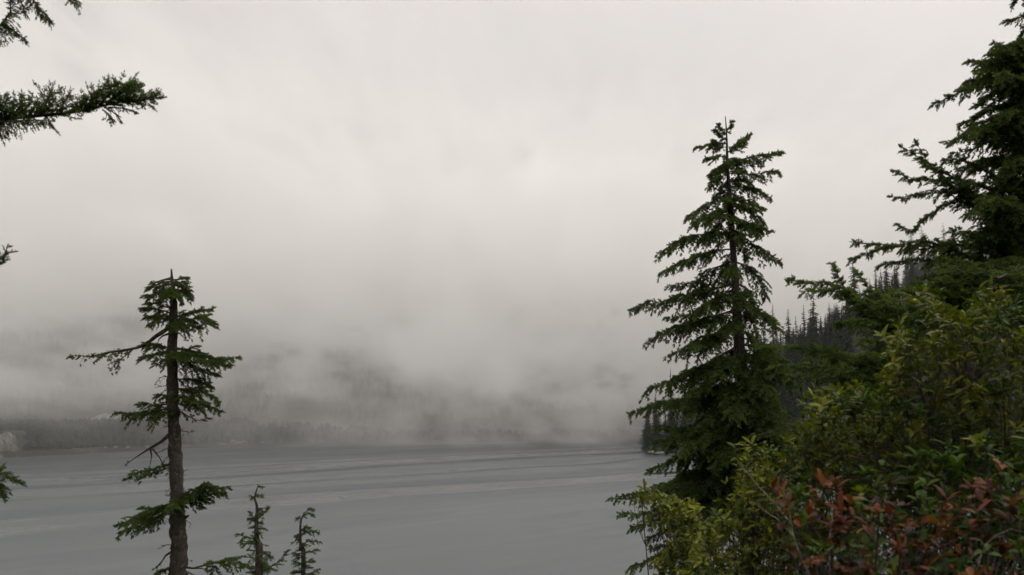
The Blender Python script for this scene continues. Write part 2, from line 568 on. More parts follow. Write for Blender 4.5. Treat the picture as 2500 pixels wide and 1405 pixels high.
def branch(parent, ctrl, r0=0.02, spread=0.4, gap=0.07, tl=0.055, nl=0.024, nw=0.006, k=10, bare=0.12, droop=0.35,
           updown=(-0.45, 0.55), mat=None, wiggle=0.02, dens=1.0, dead=0.0, tone=0.45, taper=0.75, bmat=None):
    """One limb: wood with side twigs, and its needles as a child."""
    mat = mat or M_HEM
    ctrl = [np.asarray(c, float) for c in ctrl]
    Ltot = sum(np.linalg.norm(ctrl[i + 1] - ctrl[i]) for i in range(len(ctrl) - 1))
    n = max(6, int(Ltot / 0.10))
    P = curve(ctrl, n)
    wob = np.cumsum(rng.normal(0, wiggle, (n, 3)), axis=0)
    wob -= np.linspace(0, 1, n)[:, None] * wob[-1]
    P = P + wob * Ltot * 0.35
    s = np.linspace(0, 1, n)
    rad = r0 * (0.7 if bare < .4 else 1.0) * (1 - s) ** 1.1 + 0.0025
    w = Wood(); tf = Tufts()
    w.tube(P, rad, 6, 0.12)
    T = unit(np.gradient(P, axis=0))
    # shoots along the outer limb itself
    for q in np.arange(bare + 0.25, 1.0, tl * 0.5 / max(Ltot, .1)):
        i = min(int(q * (n - 1)), n - 2)
        f = q * (n - 1) - i
        p = P[i] * (1 - f) + P[i + 1] * f
        if random.random() < dens * 0.8 * (1 - dead):
            d = unit(T[i] * 0.7 + rng.normal(0, 0.5, 3) + np.array([0, 0, 0.2]))
            tf.add(p, d, tl * random.uniform(0.7, 1.1), tone + random.uniform(-0.2, 0.3))
    # side twigs
    q = bare; sgn = 1
    while q < 0.985:
        i = min(int(q * (n - 1)), n - 2)
        f = q * (n - 1) - i
        p = P[i] * (1 - f) + P[i + 1] * f
        t = T[i]
        sd = unit(np.cross(t, [0, 0, 1.0])); upv = np.cross(sd, t)
        sgn = -sgn
        shape = (0.25 + 0.75 * math.sin(math.pi * min(1, (q - bare) / (1 - bare) * 1.1 + 0.12)) ** 0.8) if taper else 1
        shape = max(shape * (1 - taper * 0.55 * q), 0.18)
        l = 1.15 * spread * shape * random.uniform(0.55, 1.15)
        roll = random.uniform(*updown) if random.random() < 0.7 else random.uniform(-1, 0.9 * updown[1])
        fa = math.radians(random.uniform(32, 66))
        d = math.cos(fa) * t + math.sin(fa) * (sgn * sd * math.cos(roll * 1.5) + upv * math.sin(roll * 1.5))
        d = unit(d)
        alive = random.random() > dead
        m = max(3, int(l / (tl * 0.55)))
        ss = np.linspace(0, 1, m + 1)
        side = unit(np.cross(d, [0, 0, 1.0]) + 1e-6)
        bend = random.uniform(-0.12, 0.12)
        TP = p + d * (l * ss)[:, None] + np.array([0, 0, -1.0]) * (droop * l * ss ** 2)[:, None] + side * (bend * l * ss ** 2)[:, None]
        w.tube(TP[::2] if len(TP) > 5 else TP, np.linspace(max(0.0028, rad[i] * 0.28), 0.0015, len(TP[::2] if len(TP) > 5 else TP)), 3)
        tw = tone + random.uniform(-0.22, 0.22)
        if alive:
            dd = unit(np.gradient(TP, axis=0))
            for j in range(1, m + 1):
                if random.random() > dens:
                    continue
                z = 1 if j % 2 else -1
                e = unit(dd[j] * 0.8 + side * z * random.uniform(0.25, 0.9) + np.array([0, 0, random.uniform(-0.35, 0.35)]))
                tf.add(TP[j], e, tl * random.uniform(0.7, 1.25), tw + 0.35 * (j / m) - 0.1)
                # secondary twigs in the inner part of a long twig
                rest = l * (1 - j / m)
                if rest > tl * 2.0 and random.random() < 0.8:
                    e2 = unit(dd[j] * 0.65 + side * z * random.uniform(0.7, 1.1) + np.array([0, 0, random.uniform(-0.5, 0.15)]))
                    l2 = rest * random.uniform(0.3, 0.55)
                    m2 = max(1, int(l2 / (tl * 0.6)))
                    for jj in range(1, m2 + 1):
                        p2 = TP[j] + e2 * l2 * jj / m2 + np.array([0, 0, -0.25 * l2 * (jj / m2) ** 2])
                        tf.add(p2, unit(e2 + rng.normal(0, 0.35, 3)), tl * random.uniform(0.7, 1.1), tw + random.uniform(-0.1, 0.25))
            tf.add(TP[-1], unit(dd[-1]), tl * 1.25, tw + 0.35)
        elif random.random() < 0.8:
            for j in range(1, m + 1):      # bare twiglets
                e = unit(d + rng.normal(0, 0.7, 3)) * l * random.uniform(0.15, 0.45)
                w.tube(np.array([TP[j], TP[j] + e * 0.5 + rng.normal(0, 0.004, 3), TP[j] + e]), np.array([0.0022, 0.0018, 0.001]) , 3)
                if random.random() < 0.25 * dens:
                    tf.add(TP[j] + e, e, tl * 0.7, 0.3)
        q += gap / Ltot * random.uniform(0.7, 1.35)
    o = w.build('branch', bmat or M_TWIG, parent)
    tf.build('foliage', mat, o, nl, nw, k)
    return o


def px_branch(parent, Y0, pix, dY=0.0, **kw):
    """limb through photo pixels; Y0 at the trunk, tip dY farther (+) or nearer (-)"""
    m = len(pix) - 1
    ctrl = [at(x, y, Y0 + dY * i / m) for i, (x, y) in enumerate(pix)]
    return branch(parent, ctrl, **kw)


def trunk(parent, Y, pix, widths, mat=None, to_ground=True, name='trunk', k=12, rough=0.07, extra=()):
    C = [at(x, y, Y) for x, y in pix]
    r = [w * 0.5 * Y / F for w in widths]
    if to_ground:
        b = C[-1]
        gz = float(ground_z(b[0], b[1]))
        if gz < b[2]:
            h = b[2] - gz
            C.append(np.array([b[0], b[1], gz - 0.3])); r.append(r[-1] * (1 + 0.12 * h / 2))
    C = np.array(C)
    L = np.concatenate([[0], np.cumsum(np.linalg.norm(np.diff(C, axis=0), axis=1))])
    n = max(20, int(L[-1] / 0.06))
    P = curve(C, n)
    s = np.linspace(0, L[-1], n)
    rad = np.interp(s, L, r)
    P = P + np.stack([np.convolve(rng.normal(0, 0.012, n), np.ones(7) / 7, 'same'), np.zeros(n), np.zeros(n)], -1) * (rad[:, None] * 12)
    w = Wood()
    w.tube(P, rad, k, rough)
    for e in extra:
        w.tube(*e)
    return w.build(name, mat or M_BARK, parent)


def tree_root(name, Y, px, py, label, cat='tree', group=None):
    b = at(px, py, Y)
    gz = float(ground_z(b[0], b[1]))
    o = empty(name, (b[0], b[1], gz))
    bpy.context.view_layer.update()
    tag(o, label, cat, group)
    return o


def settle(root):
    """children were built in world coordinates: keep them there under the root"""
    for c in root.children:
        c.matrix_parent_inverse = Matrix.Translation(-root.location)


def interp_trunk(pix, y):
    return float(np.interp(y, [p[1] for p in pix], [p[0] for p in pix]))


def fill_branches(root, Y, pix, rows, lens_px, n_per, Ltk, **kw):
    """limbs pointing mostly towards and away from the viewer"""
    for y in rows:
        L = np.interp(y, lens_px[0], lens_px[1]) * Y / F
        for _ in range(n_per):
            a = random.choice([-1, 1]) * math.radians(random.uniform(25, 90))
            side = random.choice([-1, 1])
            l = L * random.uniform(0.65, 1.0)
            c = at(interp_trunk(pix, y), y + random.uniform(-8, 8), Y)
            rise = np.interp(y, Ltk[0], Ltk[1])
            d = np.array([side * math.cos(a), math.sin(a), 0.0])
            c1 = c + d * l * 0.5 + np.array([0, 0, rise * l * 0.5])
            c2 = c + d * l + np.array([0, 0, rise * l - 0.12 * l])
            branch(root, [c, c1, c2], spread=max(0.18, l * 0.34), **kw)


# ---- tall hemlock right of centre
T4 = [(1771, 284), (1774, 330), (1776, 400), (1783, 500), (1790, 620), (1798, 740), (1806, 860), (1818, 1000), (1826, 1150), (1832, 1420)]
W4 = [2, 4, 8, 12, 16, 21, 28, 34, 38, 44]
Y4 = 20.0
r4 = tree_root('hemlock_tree', Y4, 1832, 1420, 'tall dark green hemlock with a pointed leader, right of centre before the lake')
trunk(r4, Y4, T4, W4, M_BARK)
K4 = dict(nl=0.045, nw=0.020, tl=0.062, gap=0.040, k=14)
top4 = [  # (attach y, [(x,y)...], dY, spread)
    (330, [(1758, 312), (1752, 302)], 0, 0.05), (325, [(1782, 310), (1786, 295)], 0, 0.05), (345, [(1758, 330), (1745, 316)], .1, 0.07),
    (352, [(1740, 348), (1746, 344)], -.2, 0.10), (375, [(1805, 345), (1831, 331)], .2, 0.14), (372, [(1796, 360), (1820, 340)], -.2, 0.16),
    (362, [(1735, 356), (1693, 361)], .3, 0.20), (380, [(1745, 385), (1722, 388)], -.3, 0.20),
    (400, [(1840, 385), (1880, 380), (1909, 371)], .4, 0.26), (425, [(1845, 425), (1880, 417), (1905, 421)], -.3, 0.26),
    (425, [(1750, 440), (1730, 461)], .2, 0.25), (405, [(1748, 415), (1738, 428)], -.5, 0.22),
    (455, [(1830, 462), (1881, 485)], .3, 0.28), (485, [(1830, 492), (1866, 512)], -.4, 0.3), (505, [(1835, 515), (1866, 552)], .2, 0.3),
    (525, [(1825, 545), (1849, 576)], -.5, 0.3),
    (470, [(1730, 500), (1673, 533)], .3, 0.34), (500, [(1735, 525), (1686, 550)], -.5, 0.34), (520, [(1740, 560), (1708, 585)], -.4, 0.35),
    (572, [(1740, 572), (1660, 588), (1602, 626)], .2, 0.42), (610, [(1740, 615), (1670, 640), (1609, 668)], -.4, 0.40), (640, [(1745, 655), (1700, 685), (1632, 700)], .5, 0.36),
    (560, [(1840, 600), (1880, 622), (1907, 642)], -.3, 0.32), (640, [(1830, 655), (1858, 690), (1871, 727)], .3, 0.36), (690, [(1825, 710), (1847, 768)], -.3, 0.36),
    (730, [(1830, 770), (1852, 840)], .2, .34), (800, [(1840, 830), (1860, 890)], -.2, .4),
    (690, [(1730, 715), (1640, 738), (1580, 742), (1538, 757)], .4, 0.42), (705, [(1740, 730), (1680, 770), (1625, 775)], -.5, 0.40),
    (755, [(1745, 775), (1660, 795), (1610, 815), (1576, 832)], .1, 0.48), (790, [(1750, 810), (1700, 840), (1630, 869)], -.6, 0.5),
    (870, [(1740, 880), (1660, 915), (1600, 940), (1571, 967)], .2, 0.55), (930, [(1740, 950), (1650, 975), (1580, 990), (1533, 1011)], -.4, 0.55),
    (960, [(1750, 1000), (1680, 1040), (1600, 1040)], .3, 0.6), (1010, [(1740, 1040), (1660, 1075), (1590, 1080)], -.4, 0.6),
    (1060, [(1740, 1085), (1660, 1110), (1583, 1149)], .1, 0.6), (1110, [(1740, 1140), (1650, 1170), (1590, 1190)], .5, 0.6),
    (1120, [(1740, 1160), (1650, 1185), (1560, 1205), (1494, 1222)], -.6, 0.5), (1160, [(1740, 1205), (1650, 1230), (1560, 1250), (1508, 1254)], .2, 0.5),
    (1180, [(1750, 1225), (1670, 1255), (1590, 1285), (1541, 1287)], -.5, 0.42), (1210, [(1730, 1250), (1640, 1290), (1579, 1314)], 0, 0.36),
    (1290, [(1740, 1310), (1650, 1345), (1590, 1370), (1537, 1391)], -.5, 0.42), (1270, [(1730, 1305), (1640, 1325), (1582, 1335)], .3, 0.3),
    (900, [(1870, 960), (1925, 1016)], .2, 0.45), (960, [(1880, 1010), (1935, 1060)], -.3, 0.5), (1040, [(1890, 1080), (1940, 1130)], .2, .5)]
for ya, pts, dY, sp in top4:
    kw = dict(K4)
    if ya > 1100:
        kw['tone'] = 0.7
    px_branch(r4, Y4, [(interp_trunk(T4, ya), ya)] + pts, dY, r0=0.012 + 0.03 * min(1, max(0, (ya - 400) / 500)), spread=sp, bare=0.06 if ya < 420 else 0.14,
              droop=0.25 if ya < 420 else 0.45, updown=(-0.5, 0.35), **kw)
fill_branches(r4, Y4, T4, list(range(390, 560, 15)), ([380, 560], [50, 105]), 2, ([380, 560], [0.1, -0.25]), r0=0.018, droop=0.4, **K4)
fill_branches(r4, Y4, T4, list(range(565, 860, 21)), ([560, 860], [110, 175]), 1, ([560, 860], [-0.25, -0.4]), r0=0.025, droop=0.45, bare=0.3, **K4)
fill_branches(r4, Y4, T4, list(range(835, 1240, 22)), ([835, 1240], [185, 245]), 2, ([850, 1240], [-0.35, -0.3]), r0=0.03, droop=0.45, dens=1.0, **K4)
settle(r4)

# ---- old broken-topped conifer on the left
T1 = [(418, 657), (419, 672), (420, 685), (423, 720), (425, 760), (422, 820), (420, 880), (421, 950), (425, 1020), (428, 1100), (431, 1200), (434, 1300), (434, 1420)]
W1 = [3, 5, 8, 14, 19, 21, 24, 26, 28, 29, 31, 35, 38]
Y1 = 14.0
r1 = tree_root('old_conifer_tree', Y1, 434, 1420, 'weathered conifer with a snapped top and sparse ragged limbs, left foreground')
snag = np.array([at(419, 680, Y1), at(398, 684, Y1), at(378, 690, Y1)])
trunk(r1, Y1, T1, W1, M_BARK, rough=0.2, k=16, extra=[(snag, np.array([0.022, 0.013, 0.005]), 6, 0.15),
      (np.array([at(440, 1258, Y1), at(455, 1264, Y1), at(461, 1258, Y1)]), np.array([0.03, 0.026, 0.012]), 6, 0.2),
      (np.array([at(440, 1152, Y1), at(450, 1150, Y1), at(460, 1145, Y1)]), np.array([0.008, 0.005, 0.002]), 4),
      (np.array([at(438, 1163, Y1), at(446, 1162, Y1), at(453, 1160, Y1)]), np.array([0.006, 0.004, 0.002]), 4)])
K1 = dict(nl=0.027, nw=0.0125, tl=0.042, gap=0.025, k=14, mat=M_FIR, nw_=None)
K1.pop('nw_')
L1 = [  # attach y, points, dY, spread, extra
    (688, [(395, 690), (368, 692)], .1, .14, {}), (694, [(390, 702), (357, 706)], -.1, .15, {}), (700, [(385, 718), (351, 723)], .1, .17, {}), (706, [(400, 725), (385, 738)], -.2, .13, {}),
    (684, [(440, 682), (457, 678)], 0, .11, {}), (690, [(440, 690), (455, 694)], .15, .15, {}), (697, [(445, 702), (466, 712)], -.1, .17, {}), (704, [(445, 715), (467, 728)], .1, .17, {}),
    (700, [(424, 715), (430, 728)], -.35, .2, {}), (695, [(415, 712), (405, 722)], -.3, .2, {}), (725, [(440, 732), (441, 743)], 0, .08, {}),
    (758, [(390, 745), (356, 741)], .1, .13, dict(dens=.6)), (766, [(390, 757), (342, 755)], -.1, .17, {}), (770, [(395, 772), (352, 778)], .15, .17, {}), (772, [(390, 780), (362, 792)], -.2, .15, dict(dens=.7)),
    (777, [(460, 768), (490, 762), (522, 754)], .1, .26, {}), (782, [(465, 780), (500, 778), (524, 797)], -.2, .26, {}), (785, [(450, 795), (485, 800)], .2, .22, dict(dens=.8)), (776, [(430, 786), (440, 800)], -.4, .2, {}),
    (796, [(385, 818), (345, 845), (318, 854), (270, 860), (220, 868), (165, 870)], .3, .22, dict(bare=.42, dead=.55, r0=.032, wiggle=.012, dens=.7)),
    (813, [(398, 820), (386, 834), (384, 850)], 0, .05, dict(bare=.7, dead=1, r0=.018)),
    (808, [(438, 814), (448, 825), (457, 832)], 0, .04, dict(bare=.8, dead=1, r0=.012)),
    (850, [(395, 846), (372, 842), (345, 846)], .2, .2, {}), (862, [(395, 866), (365, 870), (341, 878)], -.2, .2, {}), (872, [(400, 878), (378, 892)], .1, .17, {}),
    (850, [(470, 858), (520, 876), (583, 874)], .2, .27, {}), (860, [(470, 870), (520, 885), (565, 893)], -.3, .25, {}), (868, [(465, 895), (500, 905), (533, 917)], .1, .24, dict(dens=.85)), (858, [(430, 866), (445, 878)], -.5, .24, {}),
    (925, [(460, 928), (495, 932), (519, 948)], .1, .22, {}), (948, [(465, 952), (505, 962), (535, 984)], -.2, .24, {}), (985, [(470, 988), (510, 992), (537, 1006)], .2, .22, {}), (970, [(450, 975), (480, 985)], -.4, .24, {}),
    (998, [(455, 1015), (485, 1029), (512, 1020)], .2, .12, dict(dead=.8, r0=.012)),
    (968, [(398, 966), (378, 970)], -.1, .16, {}), (985, [(385, 990), (350, 985), (338, 990)], .2, .18, dict(dens=.8)), (995, [(385, 1003), (330, 1010), (278, 1009)], 0, .23, {}), (1000, [(400, 1010), (370, 1020)], -.3, .2, {}),
    (1052, [(385, 1082), (355, 1098), (328, 1118), (303, 1137)], 0, .05, dict(bare=.85, dead=1, r0=.03, wiggle=.02)),
    (1135, [(398, 1137), (375, 1146), (340, 1150), (305, 1172)], .1, .17, dict(dens=.8, dead=.2, r0=.022)), (1140, [(385, 1148), (350, 1165), (330, 1178)], -.1, .12, dict(dead=.5)),
    (1208, [(465, 1200), (500, 1190), (560, 1193)], .1, .24, {}), (1214, [(470, 1205), (495, 1182), (510, 1180)], -.2, .22, {}), (1215, [(470, 1214), (520, 1205), (548, 1206)], .2, .2, {}),
    (1226, [(400, 1240), (350, 1258), (283, 1284)], .1, .27, dict(r0=.03)), (1232, [(395, 1255), (345, 1282), (288, 1304)], -.2, .25, {}), (1232, [(380, 1242), (345, 1240)], .2, .2, {}), (1226, [(465, 1228), (498, 1240)], 0, .16, {}), (1224, [(436, 1232), (425, 1242)], -.5, .24, {}),
    (1345, [(410, 1352), (395, 1372), (372, 1394)], 0, .05, dict(bare=.5, dead=1, r0=.022)), (1385, [(405, 1392), (380, 1402)], -.1, .15, {}),
    (1378, [(470, 1388), (497, 1383), (530, 1372), (570, 1372), (612, 1386)], .1, .25, dict(bare=.35, r0=.022)), (1378, [(475, 1390), (500, 1388), (520, 1402)], .1, .1, dict(bare=.6, dead=.8, r0=.014))]
for ya, pts, dY, sp, ex in L1:
    kw = dict(K1); kw.update(r0=0.016, bare=0.1, droop=0.3, updown=(-0.4, 0.55)); kw.update(ex)
    bm_ = M_BARK if ex.get('bare', 0) > .4 else None
    px_branch(r1, Y1, [(interp_trunk(T1, ya), ya)] + pts, dY, spread=sp, bmat=bm_, **kw)
px_branch(r1, Y1, [(367, 1094), (369, 1118), (364, 1142)], 0, spread=.03, r0=.014, bare=.95, dead=1, bmat=M_BARK)
px_branch(r1, Y1, [(373, 1096), (390, 1118), (402, 1142), (413, 1152)], 0, spread=.03, r0=.014, bare=.95, dead=1, bmat=M_BARK)
px_branch(r1, Y1 + .1, [(325, 853), (300, 876), (266, 905)], 0, spread=.16, r0=.012, bare=.2, dead=.7, **{k_: K1[k_] for k_ in ('nl', 'nw', 'tl', 'gap', 'k', 'mat')})
for i_ in range(34):      # short dead stubs all the way up the stem
    ya = random.uniform(720, 1395)
    sg = random.choice([-1, 1]); l_ = random.uniform(14, 46)
    x_ = interp_trunk(T1, ya)
    px_branch(r1, Y1, [(x_, ya), (x_ + sg * l_ * .6, ya + random.uniform(-4, 8)), (x_ + sg * l_, ya + random.uniform(-4, 20))], random.uniform(-.25, .25),
              spread=.05, gap=.05, r0=.007, bare=.3, dead=.95, wiggle=.03, bmat=M_BARK)
settle(r1)

# ---- two saplings
KS = dict(nl=0.016, nw=0.006, tl=0.03, gap=0.022, k=13, mat=M_HEM, r0=.006, bare=.05, droop=.2, wiggle=.015)
TA = [(640, 1188), (632, 1183), (627, 1198), (621, 1214), (628, 1240), (626, 1280), (628, 1330), (632, 1420)]
TB = [(768, 1246), (752, 1245), (741, 1256), (735, 1272), (733, 1300), (735, 1350), (740, 1420)]
YA, YB = 10.0, 10.5


def sapling(Y, T, W, tips, label, seed):
    random.seed(seed)
    rt = tree_root('sapling', Y, T[-1][0], T[-1][1], label, 'sapling')
    trunk(rt, Y, T, W, M_TWIG, k=6)
    for ya, pts, dY, sp in tips:
        px_branch(rt, Y, [(interp_trunk(T[1:], ya), ya)] + pts, dY, spread=sp, tone=.4, **KS)
    for y in range(tips[3][0], 1400, 11):     # short limbs all round the stem
        l = np.interp(y, [1200, 1400], [5, 21]) * Y / F
        a = random.uniform(0, 6.28)
        c = at(interp_trunk(T[1:], y), y, Y)
        branch(rt, [c, c + np.array([math.cos(a) * l, math.sin(a) * l, -.15 * l])], spread=.05 + l * .4, tone=.4, **KS)
    settle(rt)
    return rt


sapling(YA, TA, [2, 3, 4, 5, 7, 10, 15, 20], [
    (1187, [(638, 1189), (642, 1191)], 0, .02), (1213, [(612, 1213)], 0, .03), (1214, [(634, 1210), (640, 1217)], 0, .03), (1244, [(636, 1246), (640, 1250)], 0, .04),
    (1270, [(642, 1255), (656, 1238)], .05, .06), (1266, [(618, 1262), (611, 1252)], 0, .05), (1275, [(615, 1272), (606, 1268)], 0, .05), (1290, [(640, 1292), (648, 1290)], 0, .05),
    (1318, [(600, 1312), (580, 1303)], .05, .08), (1330, [(605, 1328), (588, 1327)], -.05, .07), (1345, [(650, 1352), (664, 1360)], .1, .08), (1398, [(660, 1385), (685, 1368), (703, 1345)], 0, .09), (1365, [(615, 1362), (602, 1360)], 0, .08), (1380, [(645, 1384), (658, 1392)], 0, .08)],
    'small sapling with a crooked bent tip, nearer of two to the broken-topped conifer', 5)
sapling(YB, TB, [1.5, 2.5, 4, 5, 6, 9, 12], [
    (1247, [(760, 1243), (767, 1247)], 0, .025), (1262, [(752, 1255), (765, 1258)], 0, .03), (1266, [(730, 1266), (725, 1265)], 0, .02), (1296, [(748, 1286), (758, 1290)], 0, .04),
    (1305, [(758, 1298), (781, 1302)], 0, .04), (1330, [(755, 1322), (780, 1323)], 0, .05), (1352, [(755, 1348), (779, 1343)], 0, .06), (1376, [(750, 1372), (765, 1372)], 0, .06), (1402, [(758, 1400), (779, 1391)], 0, .07),
    (1310, [(728, 1309), (723, 1310)], 0, .03), (1358, [(727, 1354), (717, 1353)], 0, .05), (1378, [(726, 1374), (716, 1372)], 0, .05), (1398, [(728, 1396), (716, 1395)], 0, .05)],
    'thin wind-bent sapling with limbs trailing right, alone before the open water', 6)

# ---- tree out of frame to the left: its limbs reach into view
random.seed(11)
T0 = [(-330, -900), (-325, -300), (-330, 300), (-340, 900), (-345, 1500)]
Y0 = 5.5
r0_ = tree_root('leaning_in_conifer_tree', Y0, -345, 1500, 'near conifer mostly outside the left edge, one long limb reaching in')
trunk(r0_, Y0, T0, [30, 60, 75, 85, 95], M_BARK)
K0 = dict(nl=0.014, nw=0.006, tl=0.025, gap=0.010, k=11, mat=M_FIR, wiggle=.006)
px_branch(r0_, Y0, [(-330, 320), (-150, 305), (0, 294), (120, 284), (220, 270), (300, 250), (400, 238)], 0, spread=.15, r0=.027, bare=.35, droop=-.1, updown=(.05, 1.0), **K0)
px_branch(r0_, Y0, [(-330, 330), (-100, 310), (0, 298), (90, 292), (130, 296)], -.1, spread=.10, r0=.010, bare=.45, droop=.5, updown=(-1.0, -.1), dens=.6, **K0)
for a_, b_, s_, dv in [((40, 288), (60, 240), .09, .9), ((100, 284), (130, 228), .10, .6), ((150, 280), (165, 235), .08, .5), ((190, 275), (215, 245), .09, .9), ((240, 262), (290, 205), .11, .95), ((260, 258), (330, 205), .10, .95), ((280, 255), (345, 215), .09, .9), ((0, 294), (20, 240), .09, .9), ((-30, 296), (-10, 235), .09, .9), ((215, 272), (240, 225), .09, .9), ((310, 250), (380, 240), .07, .8)]:
    px_branch(r0_, Y0, [a_, ((a_[0] + b_[0]) / 2 - 4, (a_[1] + b_[1]) / 2), b_], random.uniform(-.15, .15), spread=s_ * 1.35, r0=.005, bare=.15, droop=0, updown=(-.8, .9), dens=dv, **K0)
for a_, b_ in [((255, 262), (300, 302)), ((265, 262), (335, 275)), ((250, 268), (275, 300)), ((-10, 296), (20, 330)), ((-20, 300), (5, 340))]:
    px_branch(r0_, Y0, [a_, ((a_[0] + b_[0]) / 2 + 5, (a_[1] + b_[1]) / 2 - 3), b_], 0, spread=.05, r0=.003, bare=.1, droop=.2, updown=(-.8, .3), dead=.95, **K0)
px_branch(r0_, Y0, [(-330, -240), (-120, -150), (30, -110), (120, -50), (196, 8)], .1, spread=.17, r0=.016, bare=.3, droop=.5, updown=(-.9, .3), dens=.75, **K0)
px_branch(r0_, Y0, [(-330, -220), (-100, -130), (20, -70), (80, 0), (128, 60)], -.1, spread=.13, r0=.014, bare=.3, droop=.5, updown=(-.9, .4), dens=.75, **K0)
px_branch(r0_, Y0, [(-330, 60), (-100, 75), (0, 66), (25, 40), (28, -10), (25, -60)], 0, spread=.09, r0=.014, bare=.4, droop=.5, updown=(-.9, .3), dens=.7, **K0)
px_branch(r0_, Y0, [(-200, 66), (-30, 55), (30, 70), (63, 98)], 0, spread=.10, r0=.008, bare=.3, droop=.4, updown=(-.9, .4), dens=.8, **K0)
px_branch(r0_, Y0, [(40, -80), (50, 0), (72, 48)], 0, spread=.05, r0=.004, bare=.1, droop=.3, updown=(-.8, .3), dead=.9, **K0)
px_branch(r0_, Y0, [(-330, 760), (-100, 690), (-20, 655), (10, 640), (15, 622), (20, 595)], 0, spread=.045, r0=.012, bare=.6, droop=0, updown=(-.5, .9), dead=.5, dens=.7, **K0)
px_branch(r0_, Y0, [(-60, 670), (-5, 635), (15, 620), (45, 614)], 0, spread=.035, r0=.005, bare=.4, droop=0, updown=(-.5, .9), dead=.7, dens=.6, **K0)
px_branch(r0_, Y0, [(-340, 1260), (-120, 1200), (-30, 1160), (10, 1158), (52, 1180)], 0, spread=.13, r0=.014, bare=.45, droop=.2, updown=(-.6, .9), **K0)
px_branch(r0_, Y0, [(-120, 1200), (-30, 1175), (5, 1190), (12, 1212)], 0, spread=.09, r0=.008, bare=.4, droop=.5, updown=(-.9, .3), **K0)
settle(r0_)

# ---- large hemlock at the right edge
random.seed(21)
TR = [(2590, -500), (2575, -100), (2570, 300), (2575, 700), (2585, 1420)]
YR = 12.0
rR = tree_root('large_hemlock_tree', YR, 2585, 1420, 'large spreading hemlock along the right edge, limbs fanned up and left')
trunk(rR, YR, TR, [18, 44, 66, 84, 100], M_BARK)
KR = dict(nl=0.029, nw=0.0125, tl=0.046, gap=0.026, k=14)
LR = [(-120, [(2520, -30), (2468, 10)], .1, .2), (-40, [(2500, 40), (2453, 52)], -.1, .18), (20, [(2510, 60), (2490, 100), (2484, 118)], 0, .14),
      (40, [(2500, 120), (2440, 145), (2379, 175)], .1, .2), (60, [(2500, 130), (2428, 128)], -.3, .2), (70, [(2510, 160), (2450, 165)], -.5, .25),
      (140, [(2510, 180), (2430, 200), (2350, 232), (2276, 255)], .1, .26), (150, [(2500, 190), (2400, 205), (2343, 224)], -.3, .26), (200, [(2520, 215), (2450, 225), (2380, 258)], -.6, .3),
      (220, [(2520, 250), (2450, 260), (2370, 290), (2335, 316)], .1, .3), (270, [(2520, 290), (2450, 300), (2380, 320), (2311, 351)], -.4, .32), (330, [(2520, 340), (2440, 340), (2370, 365), (2320, 377)], .2, .3),
      (640, [(2480, 600), (2410, 520), (2340, 450), (2270, 400), (2235, 345)], -.2, .28), (640, [(2490, 590), (2400, 500), (2330, 440), (2250, 390), (2195, 358)], .2, .26),
      (600, [(2500, 560), (2400, 480), (2300, 440), (2230, 435), (2180, 415)], 0, .22), (600, [(2500, 560), (2400, 490), (2320, 465), (2240, 465), (2171, 480)], .3, .2),
      (620, [(2500, 580), (2400, 510), (2350, 490), (2290, 520), (2230, 562), (2189, 548)], .1, .13), (520, [(2500, 480), (2420, 440), (2350, 400), (2300, 390)], -.4, .28),
      (420, [(2500, 400), (2430, 390), (2370, 410), (2330, 420)], .2, .3), (560, [(2500, 520), (2430, 470), (2360, 440)], -.7, .3),
      (700, [(2480, 650), (2380, 600), (2280, 590), (2180, 596), (2083, 592)], .1, .2), (720, [(2480, 680), (2370, 630), (2260, 612), (2160, 620), (2070, 636)], -.2, .24), (730, [(2480, 690), (2360, 650), (2260, 640), (2140, 655)], .2, .24),
      (700, [(2490, 640), (2400, 590), (2320, 560)], -.5, .3), (740, [(2480, 700), (2400, 670), (2300, 670), (2230, 690)], -.4, .3), (560, [(2490, 560), (2420, 570), (2350, 590)], 0, .3)]
for ya, pts, dY, sp in LR:
    px_branch(rR, YR, [(interp_trunk(TR, ya), ya)] + pts, dY, spread=sp, r0=0.028, bare=.16, droop=.25, updown=(-.5, .6), **KR)
for y in range(110, 800, 22):
    for _ in range(1 if y < 620 else 2):
        l = random.uniform(120, 230 if y < 620 else 300)
        dy = random.uniform(-40, 50)
        sgn = random.choice([-1, 1])
        px_branch(rR, YR, [(2572, y), (2572 - l * .5, y + dy * .5), (2572 - l, y + dy + 14)], sgn * random.uniform(.5, 1.4), spread=.32, r0=.022, bare=.1, droop=.35, updown=(-.6, .5), **KR)
st_ = random.getstate()
for y in list(range(-440, 100, 45)) + list(range(110, 1200, 45)):      # the side away from the lake, and the top
    l = np.interp(y, [-480, 100, 1200], [40, 230, 380])
    for sg in ((-1, 1) if y < -60 else (1,)):
        px_branch(rR, YR, [(2572, y), (2572 + sg * l * .5, y + 5), (2572 + sg * l, y + 45)], random.uniform(-1.2, 1.2), spread=.36, r0=.022, bare=.1, droop=.4, updown=(-.6, .5), nl=.04, nw=.02, tl=.07, gap=.05, k=9)
random.setstate(st_)
settle(rR)

